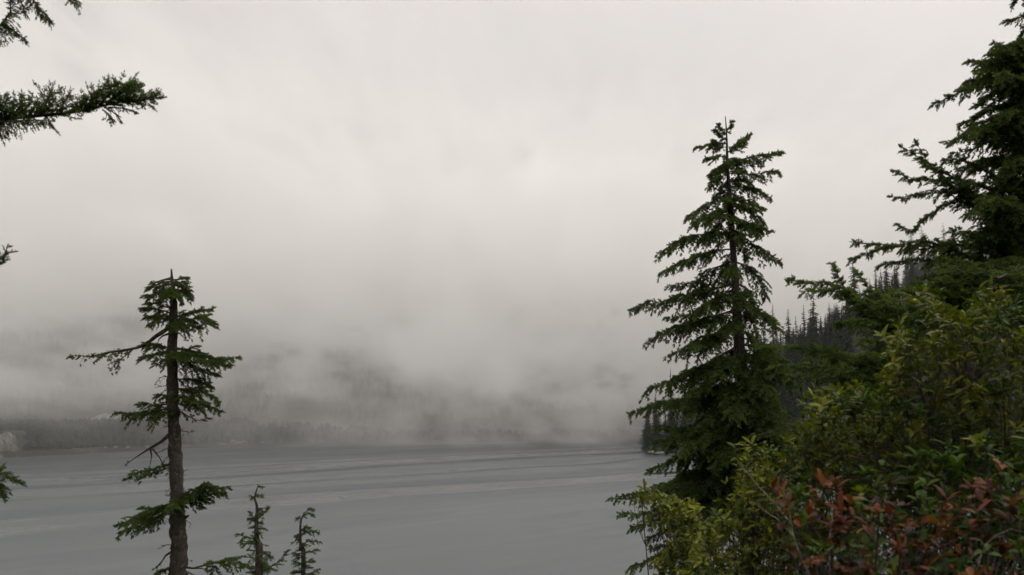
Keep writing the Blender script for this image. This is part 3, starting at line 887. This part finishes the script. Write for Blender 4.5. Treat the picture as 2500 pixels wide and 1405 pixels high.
# ---- hemlock behind the shrubs
random.seed(31)
TQ = [(2444, 700), (2438, 820), (2430, 1100), (2428, 1420)]
YQ = 9.5
rQ = tree_root('young_hemlock_tree', YQ, 2428, 1420, 'young hemlock rising behind the leafy shrubs, limbs reaching left toward the tall one')
trunk(rQ, YQ, TQ, [3, 20, 44, 56], M_BARK)
KQ = dict(nl=0.026, nw=0.011, tl=0.038, gap=0.020, k=13)
LQ = [(960, [(2320, 880), (2220, 810), (2140, 750), (2070, 705), (1990, 690), (1918, 688)], .2, .17), (965, [(2320, 885), (2200, 800), (2110, 740), (2050, 690), (2035, 640)], -.1, .17), (960, [(2300, 870), (2200, 800), (2100, 745), (2030, 710), (1958, 712)], 0, .17),
      (950, [(2300, 860), (2180, 760), (2110, 700), (2085, 660)], .2, .18), (930, [(2300, 870), (2200, 800), (2110, 780), (2034, 794)], -.2, .18), (900, [(2320, 830), (2220, 790), (2140, 790), (2080, 800)], .3, .2),
      (960, [(2320, 900), (2200, 850), (2140, 830), (2100, 838)], -.3, .2), (980, [(2340, 930), (2240, 890), (2160, 890), (2110, 905)], 0, .22), (900, [(2330, 820), (2260, 760), (2200, 740), (2150, 740)], -.2, .2),
      (1040, [(2320, 990), (2200, 930), (2080, 885), (1960, 850), (1850, 850)], .5, .22), (1050, [(2320, 1000), (2180, 950), (2060, 905), (1960, 895), (1878, 900)], 0, .22), (1060, [(2320, 1010), (2180, 970), (2060, 930), (1990, 920), (1930, 925)], .2, .24), (1080, [(2320, 1040), (2180, 1000), (2060, 965), (1958, 970)], -.2, .22),
      (820, [(2360, 770), (2280, 730), (2200, 715), (2130, 720)], .4, .22), (780, [(2370, 730), (2300, 700), (2240, 690)], .2, .22), (1100, [(2300, 1050), (2160, 1010), (2060, 1010), (1990, 1040)], .1, .25), (1120, [(2300, 1080), (2150, 1060), (2040, 1070), (1930, 1100)], .1, .25),
      (1000, [(2330, 940), (2220, 900), (2100, 870), (2030, 870)], .6, .25), (720, [(2400, 690), (2340, 660), (2290, 650)], .3, .22), (860, [(2380, 800), (2330, 760), (2280, 740)], -.4, .2)]
for ya, pts, dY, sp in LQ:
    px_branch(rQ, YQ, [(interp_trunk(TQ, ya), ya)] + pts, dY, spread=sp * 1.3, r0=0.02, bare=.25, droop=.2, updown=(-.7, .7), tone=.62, **KQ)
for y in range(680, 1150, 26):
    l = random.uniform(100, 260)
    for sg in (-1, 1):
        px_branch(rQ, YQ, [(2436, y), (2436 + sg * l * .5, y - 10), (2436 + sg * l, y + 10)], random.uniform(.1, 1.0), spread=.24, r0=.016, bare=.1, droop=.3, tone=.4, **KQ)
settle(rQ)
# ------------------------------------------------------------------ broad-leaved shrubs
def mat_leaf(name, a_, b_, trans=0.3):
    m = mat_needles(name, a_, b_, trans, 0.07)
    m.node_tree.nodes['Principled BSDF'].inputs['Roughness'].default_value = 0.45
    return m


M_LEAF = mat_leaf('green_leaf', (0.028, 0.046, 0.004), (0.135, 0.138, 0.012))
M_LEAFD = mat_leaf('deep_green_leaf', (0.012, 0.030, 0.005), (0.052, 0.080, 0.010))
M_RED = mat_leaf('red_leaf', (0.016, 0.006, 0.004), (0.095, 0.024, 0.008))
M_ORANGE = mat_leaf('orange_leaf', (0.05, 0.018, 0.006), (0.17, 0.058, 0.020))
M_STEM = mat_bark('shrub_stem', (0.014, 0.010, 0.007), (0.035, 0.024, 0.016), (0.05, 0.04, 0.03), 40)
M_GREYSTEM = mat_bark('dry_stem', (0.07, 0.058, 0.048), (0.14, 0.12, 0.10), (0.18, 0.16, 0.14), 40)


def leaf_verts(p, d, up, L, W, bend, fold):
    """one leaf: narrow base, widest past the middle, pointed tip; 2 strips folded along the midrib"""
    d = unit(d); s = unit(np.cross(d, up)); n = np.cross(s, d)
    prof = [(0, 0.06), (0.22, 0.62), (0.5, 1.0), (0.78, 0.78), (1.0, 0.0)]
    V = []
    for t, w in prof:
        c = p + d * (L * t) - n * (bend * L * t * t)
        V.append(c)
        V.append(c + s * (w * W / 2) + n * (fold * w * W / 2))
        V.append(c - s * (w * W / 2) + n * (fold * w * W / 2))
    T = []
    for i in range(4):
        a = i * 3; b = a + 3
        T += [(a, a + 1, b + 1), (a, b + 1, b), (a, b, b + 2), (a, b + 2, a + 2)]
    return np.array(V), np.array(T)


class Leaves:
    def __init__(self):
        self.items = []

    def add(self, p, d, up, L, W, tone):
        self.items.append((p, d, up, L, W, random.uniform(-0.1, 0.6), random.uniform(0.0, 0.8), tone))

    def build(self, parent, mat, n_single, label=None):
        # the nearest leaves that face the viewer are parts; the rest is one mass
        it = sorted(self.items, key=lambda i: np.linalg.norm(i[0] - EYE) / i[3])
        for a in it[:n_single]:
            V, T = leaf_verts(*a[:7])
            o = mesh_obj('leaf', V, T, mat, parent, tone=np.full(len(V), a[7]), smooth=True)
            if label: o['label'] = label
        rest = it[n_single:]
        if rest:
            VV = []; TT = []; tn = []; n = 0
            for a in rest:
                V, T = leaf_verts(*a[:7])
                VV.append(V); TT.append(T + n); n += len(V); tn.append(np.full(len(V), a[7]))
            o = mesh_obj('foliage', np.vstack(VV), np.vstack(TT), mat, parent, tone=np.concatenate(tn), smooth=True)
            o['kind'] = 'stuff'


def in_poly(x, y, P):
    c = False
    j = len(P) - 1
    for i in range(len(P)):
        if (P[i][1] > y) != (P[j][1] > y) and x < (P[j][0] - P[i][0]) * (y - P[i][1]) / (P[j][1] - P[i][1]) + P[i][0]:
            c = not c
        j = i
    return c


def shrub(name, label, base, poly, Y, nshoots, L, W, mats, n_single, whorl=(3, 6), stem_tone=None, edge=None, stem_mat=None, twig_leaves=6, shoot=0.16):
    """woody stems from one foot; every shoot carries a whorl of leaves at its tip and a few below"""
    rt = tree_root(name, Y[0] * .5 + Y[1] * .5, base[0], base[1], label, 'shrub')
    w = Wood()
    foot = np.array(rt.location)
    sets = [(Leaves(), m, lab) for m, _, lab in mats]
    probs = [q for _, q, _ in mats]
    xs = [p[0] for p in poly]; ys = [p[1] for p in poly]
    tips = []
    tries = 0
    while len(tips) < nshoots and tries < nshoots * 40:
        tries += 1
        x, y = random.uniform(min(xs), max(xs)), random.uniform(min(ys), max(ys))
        if in_poly(x, y, poly):
            tips.append((x, y, random.uniform(*Y)))
    for e in (edge or []):
        tips.append((*e, random.uniform(*Y)))
    # main stems
    mains = []
    for k in range(7):
        x, y, Yt = random.choice(tips)
        e = at(x, y, Yt)
        mid = foot * 0.4 + e * 0.6 + rng.normal(0, 0.06, 3)
        C = curve([foot, mid, e], 12)
        mains.append(C)
        w.tube(C, np.linspace(0.012, 0.0025, 12), 5, 0.1)
    MA = np.vstack(mains)
    for x, y, Yt in tips:
        e = at(x, y, Yt)
        # shoots aim up and outward from the foot
        out = unit(e - foot)
        d = unit(out * 0.7 + np.array([0, 0, 0.55]) + rng.normal(0, 0.33, 3))
        j = np.argmin(np.linalg.norm(MA - (e - d * shoot * 1.6 - np.array([0, 0, 0.1])), axis=1))
        b0 = MA[j]
        c1 = e - d * shoot
        P = curve([b0, b0 * .45 + c1 * .55 - np.array([0, 0, 0.02]), c1, e], 9)
        w.tube(P, np.linspace(0.0022, 0.0010, 9), 3)
        # neighbours tend to share a colour
        cl = vnoise(x / 70 + 9, y / 70 + 3) * 0.7 + random.random() * 0.3
        acc = 0; idx = 0
        for q, pr in enumerate(probs):
            acc += pr
            if cl <= acc or q == len(probs) - 1:
                idx = q; break
        tone = random.uniform(0.1, 0.9)
        ls = sets[idx][0]
        n = random.randint(*whorl)
        side = unit(np.cross(d, rng.normal(size=3))); s2 = np.cross(d, side)
        a0 = random.uniform(0, 6.28)
        for i in range(n):
            a = a0 + i * 6.283 / n + random.uniform(-.25, .25)
            o = math.cos(a) * side + math.sin(a) * s2
            ld = unit(o * random.uniform(0.6, 1.1) + d * random.uniform(0.35, 0.9))
            ls.add(e - d * random.uniform(0, .03), ld, d, L * random.uniform(.45, 1.2), W * random.uniform(.75, 1.1), min(1, max(0, tone + random.uniform(-.2, .2))))
        for i in range(twig_leaves):
            t = random.uniform(0, 1)
            p = c1 * (1 - t) + e * t if t > .4 else P[5] * (1 - t * 2) + c1 * t * 2 if t < .5 else c1
            ld = unit(d * 0.5 + rng.normal(0, 0.6, 3))
            ls.add(p, ld, d, L * random.uniform(.45, .9), W * random.uniform(.6, 1.0), min(1, max(0, tone + random.uniform(-.3, .15))))
    o = w.build('stem', stem_mat or M_STEM, rt)
    tot = sum(len(s[0].items) for s in sets)
    for s, m, lab in sets:
        if s.items:
            s.build(rt, m, int(n_single * len(s.items) / tot), lab)
    settle(rt)
    return rt


random.seed(41)
G = [(M_LEAF, .62, None), (M_LEAFD, .28, None), (M_ORANGE, .10, 'orange turning leaf')]
shrub('shrub', 'tall green leafy shrub filling the right side, below the spreading hemlock', (2330, 1420),
      [(2000, 975), (2060, 925), (2130, 945), (2185, 800), (2235, 715), (2290, 700), (2340, 780), (2372, 720), (2420, 705), (2470, 730), (2530, 740), (2560, 1200), (2120, 1230), (1985, 1080)],
      (3.9, 5.2), 800, 0.052, 0.021, G, 120, edge=[(2235, 705), (2260, 700), (2225, 725), (2390, 705), (2420, 695), (2445, 705), (2370, 730), (2470, 750), (2155, 820), (2170, 860)])
shrub('shrub', 'rounded light green shrub just right of the tall hemlock, below the spreading limbs', (1960, 1420),
      [(1748, 1225), (1790, 1215), (1800, 1110), (1840, 1075), (1900, 1090), (1960, 1000), (2010, 975), (2080, 1080), (2140, 1200), (2120, 1420), (1640, 1420), (1700, 1330)],
      (4.4, 5.6), 700, 0.050, 0.020, [(M_LEAF, .75, None), (M_LEAFD, .22, None), (M_ORANGE, .03, 'orange turning leaf')], 100,
      edge=[(1745, 1215), (1760, 1240), (1795, 1090), (1812, 1078), (1830, 1068), (1985, 965), (1990, 950), (1965, 985)])
shrub('shrub', 'low sparse shrub at the foot of the tall hemlock, leafy shoots over the water', (1700, 1440),
      [(1580, 1215), (1620, 1205), (1700, 1230), (1740, 1330), (1720, 1420), (1600, 1420), (1600, 1370), (1660, 1310)],
      (6.2, 7.4), 170, 0.070, 0.027, [(M_LEAF, .7, None), (M_LEAFD, .24, None), (M_ORANGE, .06, 'orange turning leaf')], 30,
      edge=[(1565, 1210), (1573, 1190), (1568, 1228), (1600, 1215), (1640, 1400)], twig_leaves=4)
shrub('shrub', 'deep green small-leaved shrub at the bottom right corner', (2440, 1480),
      [(2100, 1150), (2300, 1080), (2540, 1050), (2540, 1440), (2080, 1440)],
      (3.4, 4.2), 300, 0.055, 0.024, [(M_LEAFD, .8, None), (M_LEAF, .2, None)], 60)
shrub('red_shrub', 'red and russet autumn shrub in front, at the bottom right', (2150, 1500),
      [(1870, 1185), (1960, 1165), (2040, 1175), (2110, 1230), (2180, 1150), (2260, 1240), (2340, 1190), (2440, 1110), (2530, 1180), (2530, 1430), (1960, 1430), (1930, 1330), (1900, 1230)],
      (2.7, 3.6), 125, 0.056, 0.023, [(M_RED, .40, None), (M_ORANGE, .12, 'orange turning leaf'), (M_LEAFD, .22, 'leaf still green'), (M_LEAF, .26, 'leaf still green')], 150,
      whorl=(2, 4), edge=[(1885, 1190), (1895, 1195), (1965, 1165), (2005, 1165), (2030, 1170), (2050, 1240), (2170, 1175), (2345, 1240)], twig_leaves=3)

# pale bare twigs standing in the red shrub
rt = tree_root('dead_twig_shrub', 3.4, 2000, 1420, 'leafless pale grey forked twigs between the green and the red shrub', 'shrub')
for pts, r in [([(2010, 1460), (1965, 1380), (1935, 1300), (1925, 1240), (1910, 1190)], .0045), ([(1937, 1310), (1905, 1275), (1870, 1250), (1835, 1225)], .003), ([(1930, 1280), (1895, 1235), (1850, 1185), (1803, 1130)], .003),
               ([(2025, 1400), (2027, 1310), (2032, 1250), (2024, 1225)], .003), ([(2380, 1420), (2400, 1340), (2440, 1310), (2490, 1335)], .003), ([(2390, 1380), (2410, 1325), (2460, 1295), (2500, 1300)], .003), ([(2360, 1440), (2385, 1370), (2420, 1330)], .002)]:
    C = curve([at(x, y, 3.2 + .03 * i) for i, (x, y) in enumerate(pts)], 14)
    w = Wood(); w.tube(C + rng.normal(0, .0012, C.shape), np.linspace(r * .8, .001, 14), 5)
    w.build('twig', M_GREYSTEM, rt)
settle(rt)

# ------------------------------------------------------------------ far shore and hillside conifers
def spruce_mesh(seed, H=13.0, Rm=1.9, sparse=0.0, lean=0.0):
    """(trunk verts, quads), (needle verts, tris, tone): spire with whorls of drooping limbs"""
    rs = np.random.default_rng(seed)
    n = 9
    z = np.linspace(0, H, n)
    cx = lean * (z / H) ** 2 * H
    a = np.arange(6) * math.pi / 3
    r = 0.20 * (1 - z / H) + 0.02
    V = np.stack([cx[:, None] + r[:, None] * np.cos(a), r[:, None] * np.sin(a), z[:, None] + 0 * a], -1).reshape(-1, 3)
    i = np.arange(n - 1)[:, None]; j = np.arange(6)[None]; j2 = (j + 1) % 6
    Q = np.stack([i * 6 + j, i * 6 + j2, (i + 1) * 6 + j2, (i + 1) * 6 + j], -1).reshape(-1, 4)
    tv = []; tn = []
    zz = H * 0.995
    while zz > H * 0.08:
        f = 1 - zz / H
        rad = Rm * (0.04 + f ** 0.8) * (0.8 + 0.4 * rs.random())
        if f > 0.6: rad = Rm * (0.04 + 0.6 ** 0.8) * (0.7 + 0.4 * rs.random())
        nb = int(5 + 5 * min(1, f * 3))
        for b in range(nb):
            if rs.random() < sparse: continue
            az = rs.random() * 6.283
            l = rad * (0.55 + 0.6 * rs.random())
            x0 = lean * (zz / H) ** 2 * H
            d = np.array([math.cos(az), math.sin(az), 0]); s = np.array([-d[1], d[0], 0])
            z0 = zz + rs.normal(0, 0.08)
            dr = 0.15 + 0.35 * f + 0.2 * rs.random()
            m = 3 if l > .5 else 2
            tone = rs.random()
            for q in range(m):
                t0 = q / m; t1 = (q + 1.25) / m
                p0 = np.array([x0, 0, z0]) + d * l * t0 - np.array([0, 0, dr * l * t0 ** 1.4])
                p1 = np.array([x0, 0, z0]) + d * l * t1 - np.array([0, 0, dr * l * t1 ** 1.4 - 0.06 * l * (q == m - 1)])
                wd = l * 0.30 * (1 - 0.25 * q) * (0.7 + 0.6 * rs.random())
                dn = np.array([0, 0, -wd * (0.5 + 0.5 * rs.random())])
                tv += [p0 - s * wd * .3, p1, p0 + s * wd + dn * .6, p0 + s * wd * .3, p0 - s * wd + dn * .6, p1]
                tv += [p0, p1, (p0 + p1) / 2 + dn * 1.3 + s * rs.normal(0, .1) * l]
                tn += [tone] * 9
        zz -= 0.20 + 0.22 * f + 0.1 * rs.random()
    tv = np.array(tv)
    return (V, Q), (tv, np.arange(len(tv)).reshape(-1, 3), np.array(tn))


VAR = []
for sd, H, Rm, sp_, ln in [(1, 13, 2.0, .05, 0), (2, 15, 1.8, .08, .01), (3, 11, 2.1, .05, -.01), (4, 14, 1.5, .15, .015), (5, 12, 2.1, .02, 0), (6, 14, 2.0, .45, -.01)]:
    (tv, tq), (cv, ct, tn) = spruce_mesh(sd, H, Rm, sp_, ln)
    VAR.append((H, tv, tq, cv, ct, tn))
_cache = {}


def far_conifer(x, y, h, var, label, group, pale=False, rot=None, name='far_conifer_tree'):
    key = (var, pale)
    gz = float(ground_z(x, y)) - 0.3
    root = empty(name, (x, y, gz))
    H = VAR[var][0]
    root.scale = (h / H * .8 + .45,) * 2 + (h / H,)
    root.rotation_euler = (0, 0, random.uniform(0, 6.28) if rot is None else rot)
    tag(root, label, 'tree', group)
    if key not in _cache:
        _, tv, tq, cv, ct, tn = VAR[var]
        a = mesh_obj('trunk', tv, tq, M_FARBARK, root)
        b = mesh_obj('crown', cv, ct, M_PALE if pale else M_FAR, root, tone=tn)
        _cache[key] = (a, b)
    else:
        for s in _cache[key]:
            c = s.copy(); COL.objects.link(c); c.parent = root
    return root


random.seed(77)
GR = 'conifers packed on the misty hillside beyond the lake'
spots = []
def free(x, y, d):
    return all((x - a) ** 2 + (y - b) ** 2 > d * d for a, b in spots)

def hill_pt(px, s):
    u = (px - 1250) / F
    D = float(np.interp(u, SHORE_U, SHORE_D)) + s
    return u * D, D

# trees one can tell apart along the skyline: pixel x, distance behind the shore, top pixel y, variant
named = [
    (1578, 3, 985, 4, 'bushy dark conifer at the very tip of the wooded point, reaching to the water', False),
    (1598, 7, 958, 0, 'dark conifer second from the tip of the wooded point', False),
    (1636, 14, 888, 3, 'slim conifer poking above the left limbs of the tall hemlock', False),
    (1838, 30, 790, 1, 'conifer top showing close right of the tall hemlock trunk', False),
    (1866, 34, 786, 2, 'small hazy conifer between the tall hemlock and the pale thin tree', False),
    (1888, 52, 727, 5, 'pale half-dead conifer fading into the fog, left end of the hillside row', True),
    (1908, 26, 765, 3, 'short dark conifer right beside the pale fading one', False),
    (1927, 36, 724, 0, 'full dark conifer in the hillside row, slightly blurred by mist', False),
    (1944, 30, 716, 3, 'narrowest dark spire, highest of the hillside row', False),
    (1966, 34, 722, 1, 'dark conifer with a nodding tip right of the narrow spire', False),
    (1988, 38, 718, 2, 'dark conifer in the row just left of the nearer hemlock limb', False),
    (2092, 60, 632, 2, 'misty conifer crown between two hemlock limbs, left of the foggy gap', False),
    (2144, 50, 652, 3, 'slender grey conifer standing in the foggy gap', False),
    (2172, 48, 636, 4, 'broad dark conifer under the long hemlock limb', False),
    (2193, 50, 642, 0, 'conifer overlapping the broad dark one, on its right', False),
    (2222, 66, 610, 5, 'pale open-crowned conifer right of the broad dark pair', True),
    (2238, 98, 556, 0, 'faint conifer top dissolving in fog above the long limb, left of two', False),
    (2265, 100, 552, 4, 'faint conifer top dissolving in fog above the long limb, right of two', False),
    (2318, 104, 545, 2, 'faintest conifer top in the fog, next to the hemlock foliage', False),
]
for px, s, ty, var, lab, pale in named:
    x, y = hill_pt(px, s)
    top = at(px, ty, y)[2]
    h = top - float(ground_z(x, y)) + .3
    h = min(max(h, 6), 26)
    far_conifer(x, y, h, var, lab, None, pale)
    spots.append((x, y))
n = 0
for k in range(9000):
    px = random.choices([random.uniform(1568, 1640), random.uniform(1640, 1832), random.uniform(1832, 2060), random.uniform(2060, 2350)], [14, 28, 110, 95])[0]
    s = random.uniform(1, 105) if px > 1640 else random.uniform(1, 30)
    x, y = hill_pt(px, s)
    if not free(x, y, 2.7 if s < 50 else 3.6):
        continue
    top_px = np.interp(px, [1568, 1600, 1640, 1800, 1850, 1900, 1990, 2060, 2100, 2200, 2300, 2440], [1000, 975, 930, 850, 805, 765, 735, 690, 660, 640, 590, 520])
    gz = float(ground_z(x, y))
    h = random.uniform(9.5, 16)
    lim = at(px, top_px, y)[2] - gz
    if lim < 4:
        continue
    h = min(max(h, lim * .7), 23, lim * random.uniform(.82, 1.0))
    if h < 4: continue
    spots.append((x, y))
    if px < 1650:
        lab, gr = 'conifer in the dark clump on the wooded point that juts into the lake', 'conifers on the wooded point'
    elif px < 1832:
        lab, gr = 'conifer glimpsed through the lower limbs of the tall hemlock', 'conifers behind the tall hemlock'
    elif px < 2070:
        lab, gr = 'dark conifer in the packed stand below the skyline row, above the shrub', 'conifers packed below the hillside row'
    elif px < 2200:
        lab, gr = 'grey conifer in the misty stand around the foggy gap', 'conifers around the foggy gap'
    else:
        lab, gr = 'conifer on the upper foggy slope behind the spreading hemlock', 'conifers on the upper foggy slope'
    far_conifer(x, y, h, random.choice([0, 1, 2, 3, 4]), lab, gr)
    n += 1
    if n >= 260: break
print('hill conifers', n)

# woods across the lake: one mass, far off
def forest_mass(name, pts, hs, mat, label):
    VV = []; tn = []
    rs = np.random.default_rng(9)
    for (x, y), h in zip(pts, hs):
        z = float(ground_z(x, y)) - .3
        nn = 12
        for lv in range(4):
            zb = z + h * (0.08 + 0.22 * lv); zt = zb + h * .36
            rr = h * (0.34 if h > 4 else 0.75) * (1 - lv * .20)
            a = np.arange(nn // 2) * 6.283 / (nn // 2) + rs.random() * 6
            rj = rr * (0.7 + .6 * rs.random(len(a)))
            ring = np.stack([x + rj * np.cos(a), y + rj * np.sin(a), zb - rs.random(len(a)) * h * .06], -1)
            for q in range(len(a)):
                VV += [ring[q], ring[(q + 1) % len(a)], (x, y, zt)]
            tn += [rs.random() * .6] * (3 * len(a))
    V = np.array(VV)
    o = mesh_obj(name, V, np.arange(len(V)).reshape(-1, 3), mat, tone=np.array(tn))
    tag(o, label, 'forest', kind='stuff')
    return o


pts = []; hs = []
for k in range(9000):
    px = random.uniform(-120, 1640)
    u = (px - 1250) / F
    D = float(np.interp(u, SHORE_U, SHORE_D))
    s = random.uniform(3, 60) if random.random() < .45 else random.uniform(60, 330)
    y = D + s; x = u * y
    m = fbm(np.array(x * .02), np.array(y * .02))
    if m < .36 and s > 8: continue
    if 1.0 < s < 26 and px < 75: continue          # bare outcrop at the left edge
    if 40 < s < 75 and 150 < px < 320: continue    # pale scree
    pts.append((x, y)); hs.append(random.uniform(1.2, 2.1) ** 1.8 if s < 60 else random.uniform(4, 7.5))
forest_mass('distant_forest', pts, hs, M_FAR, 'dense conifer woods along the far shore and mountainside, fading into fog')


pts = []; hs = []
while len(pts) < 900:      # the same wooded slope goes on past the right edge of the view
    px = random.uniform(2620, 4200)
    x, y = hill_pt(px, random.uniform(1, 130))
    pts.append((x, y)); hs.append(random.uniform(9, 16))
forest_mass('hillside_forest', pts, hs, M_FAR, 'dark woods continuing along the right shore behind the large hemlock')


# rocks on the far shore
def mat_rock():
    m, t, b = new_mat('pale_rock')
    g = t.nodes.new('ShaderNodeNewGeometry')
    n1 = noise_tex(t, mapping(t, g.outputs['Position'], scale=(1, 1, .35)), 0.7, 5, .65)
    c = mix_col(t, ramp(t, n1, [(.35, 0.), (.65, 1.)]), (0.09, 0.08, 0.07), (0.30, 0.28, 0.26))
    t.links.new(c, b.inputs['Base Color'])
    b.inputs['Roughness'].default_value = .9
    return m


M_ROCK = mat_rock()


def rock(name, label, x, y, sx, sy, sz, seed, group=None):
    rs = np.random.default_rng(seed)
    nu, nv = 12, 7
    V = []
    for i in range(nv):
        ph = math.pi * i / (nv - 1) * .62
        for j in range(nu):
            a = 6.283 * j / nu
            r = 0.75 + 0.5 * rs.random()
            V.append((sx * r * math.sin(ph) * math.cos(a), sy * r * math.sin(ph) * math.sin(a), sz * (math.cos(ph) - math.cos(math.pi * .62)) * (.85 + .3 * rs.random())))
    Q = [(i * nu + j, i * nu + (j + 1) % nu, (i + 1) * nu + (j + 1) % nu, (i + 1) * nu + j) for i in range(nv - 1) for j in range(nu)]
    o = mesh_obj(name, np.array(V), np.array(Q), M_ROCK)
    o.location = (x, y, float(ground_z(x, y)) - .3 * sz)
    tag(o, label, 'rock', group)
    return o


def shore_pt(px, s):
    u = (px - 1250) / F
    D = float(np.interp(u, SHORE_U, SHORE_D))
    return u * (D + s), D + s


x, y = shore_pt(30, 8); rock('rock_outcrop', 'steep pale rock outcrop at the waterline, left edge', x, y, 3.4, 3, 4.4, 1)
x, y = shore_pt(8, 5); rock('rock_outcrop', 'small pale rock face left of the steep outcrop, cut by the frame', x, y, 1.8, 3, 3.2, 2)
x, y = shore_pt(268, 58); rock('scree_slope', 'pale grey scree patch above the low wooded ridge, left of the old conifer', x, y, 7.5, 5, 4.5, 3)
x, y = shore_pt(572, 4); rock('boulder', 'largest pale boulder on the far shore right of the old conifer', x, y, 2.3, 1.6, 1.3, 4)
x, y = shore_pt(603, 4); rock('boulder', 'low pale boulder just right of the largest shore boulder', x, y, 1.9, 1.5, .8, 5)
x, y = shore_pt(548, 2); rock('boulder', 'dark low boulder just left of the largest shore boulder', x, y, 1.8, 1.5, .7, 6)
x, y = shore_pt(640, 4); rock('boulder', 'flat boulder fading in mist, right of the low pale one', x, y, 2.2, 1.5, .6, 7)
x, y = shore_pt(780, 5); rock('boulder', 'long thin pale ledge at the misty waterline, farthest right of the shore rocks', x, y, 4.5, 1.5, .5, 8)
for i, px in enumerate([275, 300, 330, 372, 395]):
    x, y = shore_pt(px + random.uniform(-6, 6), 2)
    rock('shore_stone', 'small stone in the row along the waterline left of the old conifer', x, y, random.uniform(.7, 1.2), 1.0, random.uniform(.4, .6), 20 + i, 'small stones along the far waterline')
x, y = shore_pt(1612, 1.0); rock('boulder', 'low grey rock at the foot of the wooded point', x, y, 2.4, 1.2, .5, 31)
x, y = shore_pt(1590, .6); rock('boulder', 'small wet rock at the tip of the wooded point', x, y, 2.0, 1.2, .7, 32)

if False:
    tot = 0
dgt = sum(len(o.data.polygons) for o in scene.objects if o.type == 'MESH')
print('faces', dgt)
